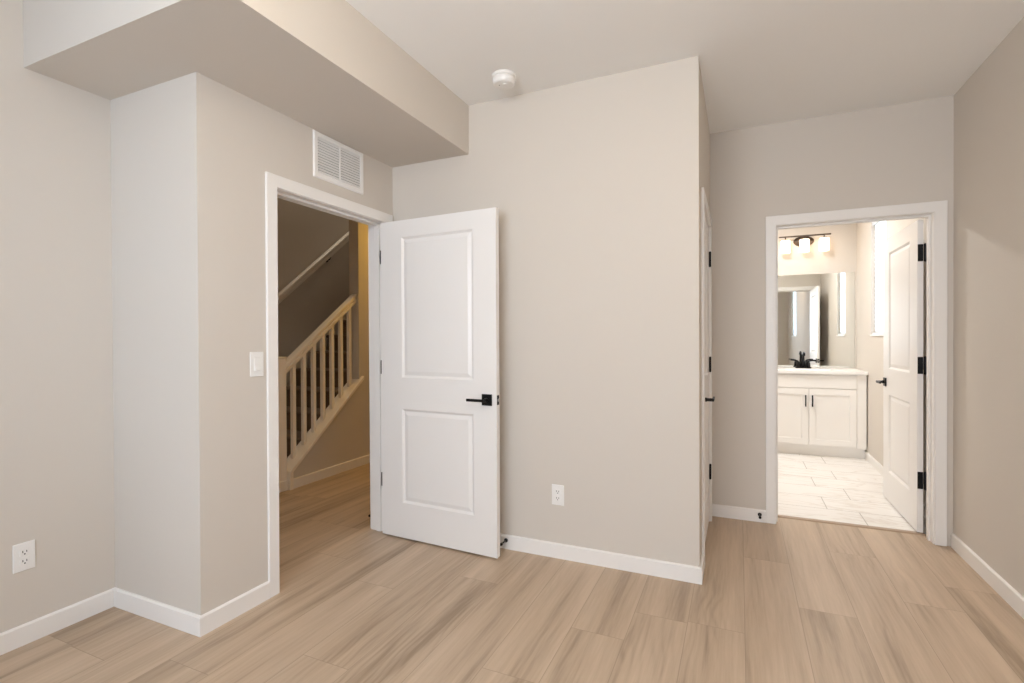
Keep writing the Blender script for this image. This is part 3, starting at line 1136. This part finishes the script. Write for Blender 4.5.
# countertop with an oval basin
b = MB()
bm = b.bm
cx0, cx1, cy0, cy1 = VX0 - 0.012, XBR - 0.003, VYF - 0.022, YBB - 0.001
seg = 40
bx, by, ra, rb = 0.69, 6.50, 0.225, 0.155
zt, zb = 0.920, 0.8885
import itertools
outer, inner = [], []
for k in range(seg):
    a = 2 * math.pi * (k + 0.5) / seg
    dx, dy = math.cos(a), math.sin(a)
    t = min(((cx1 if dx > 0 else cx0) - bx) / dx, ((cy1 if dy > 0 else cy0) - by) / dy)
    outer.append((bx + dx * t, by + dy * t))
    inner.append((bx + dx * ra, by + dy * rb))
# snap nearest ring points to the true corners
for cxy in itertools.product((cx0, cx1), (cy0, cy1)):
    i = min(range(seg), key=lambda q: (outer[q][0] - cxy[0]) ** 2 + (outer[q][1] - cxy[1]) ** 2)
    outer[i] = cxy
rings = [[bm.verts.new((*p, zb)) for p in inner], [bm.verts.new((*p, zb)) for p in outer], [bm.verts.new((*p, zt)) for p in outer], [bm.verts.new((*p, zt)) for p in inner]]
for p, q in zip(rings, rings[1:] + rings[:1]):
    for k in range(seg):
        bm.faces.new((p[k], p[(k + 1) % seg], q[(k + 1) % seg], q[k]))
top = tag(b.build('vanity_countertop', M_COUNTER), 'white stone countertop on the bathroom vanity', 'countertop')
b = MB()
prof = [(1.0, 0.0), (0.97, -0.012), (0.9, -0.07), (0.7, -0.115), (0.3, -0.13), (0.04, -0.132)]
rings = [[b.bm.verts.new((bx + ra * s * math.cos(2 * math.pi * k / seg), by + rb * s * math.sin(2 * math.pi * k / seg), zt - 0.002 + dz)) for k in range(seg)] for s, dz in prof]
for p, q in zip(rings, rings[1:]):
    for k in range(seg):
        f = b.bm.faces.new((p[k], p[(k + 1) % seg], q[(k + 1) % seg], q[k]))
        f.smooth = True
b.bm.faces.new(rings[-1])
b.build('basin', M_PLASTIC, top)

# faucet
fx, fy, fz = 0.671, 6.705, 0.920
r = empty('faucet', (fx, fy, fz))
tag(r, 'black two-handle faucet on the vanity in front of the mirror', 'faucet')
b = MB()
b.box((-0.080, -0.028, 0.0), (0.080, 0.028, 0.016), bevel=0.006, seg=2)
b.build('deck_plate', M_BLACK, r)
b = MB()
b.tube([(0, 0, 0.014), (0, 0, 0.10), (0, -0.004, 0.140), (0, -0.022, 0.168), (0, -0.055, 0.180), (0, -0.085, 0.172), (0, -0.098, 0.150)], [0.017, 0.0145, 0.013, 0.0125, 0.012, 0.0115, 0.0115], 16)
b.build('spout', M_BLACK, r)
for s in (-1, 1):
    b = MB()
    b.lathe([(0.022, 0.014), (0.020, 0.045), (0.017, 0.068), (0.012, 0.074), (0, 0.075)], (s * 0.051, 0, 0), 'Z', 20)
    hb = b.build('handle_base', M_BLACK, r)
    b = MB()
    b.tube([(s * 0.048, 0, 0.072), (s * 0.062, 0, 0.086), (s * 0.095, 0, 0.094), (s * 0.128, 0, 0.096)], [0.011, 0.0095, 0.0075, 0.006], 12)
    b.build('handle', M_BLACK, hb)

# mirror
b = MB()
b.box((0.190, YBB - 0.006, 0.926), (1.192, YBB - 0.0005, 2.012), bevel=0.0015)
tag(b.build('wall_mirror', M_MIRROR), 'frameless rectangular mirror above the vanity', 'mirror')

# vanity light
lx, ly = 0.688, YBB
r = empty('vanity_light', (lx, ly, 2.41))
tag(r, 'bronze three-shade vanity light glowing above the mirror', 'wall light')
b = MB()
b.lathe([(1.0, 0), (1.0, 0.012), (0.93, 0.022), (0.0, 0.024)], (0, 0, -0.012), '-Y', 40, sx=0.105, sy=0.062)
b.build('backplate', M_BRONZE, r)
b = MB()
b.box((-0.262, -0.106, 0.029), (0.262, -0.090, 0.045), bevel=0.002)
b.box((-0.012, -0.095, 0.0), (0.012, -0.015, 0.018), bevel=0.002)
b.box((-0.011, -0.106, 0.0), (0.011, -0.088, 0.035), bevel=0.002)
b.build('bar', M_BRONZE, r)
for sx_ in (-0.195, 0.0, 0.195):
    b = MB()
    b.lathe([(0.007, 0.03), (0.007, 0.006), (0.034, 0.004), (0.036, -0.004), (0.0, -0.005)], (sx_, -0.098, 0), 'Z', 24)
    b.build('shade_holder', M_BRONZE, r)
    b = MB()
    b.lathe([(0.040, -0.150), (0.047, -0.150), (0.050, -0.146), (0.0505, -0.010), (0.047, -0.005), (0.020, -0.005)], (sx_, -0.098, 0), 'Z', 32)
    b.build('lamp_shade', M_SHADE, r)
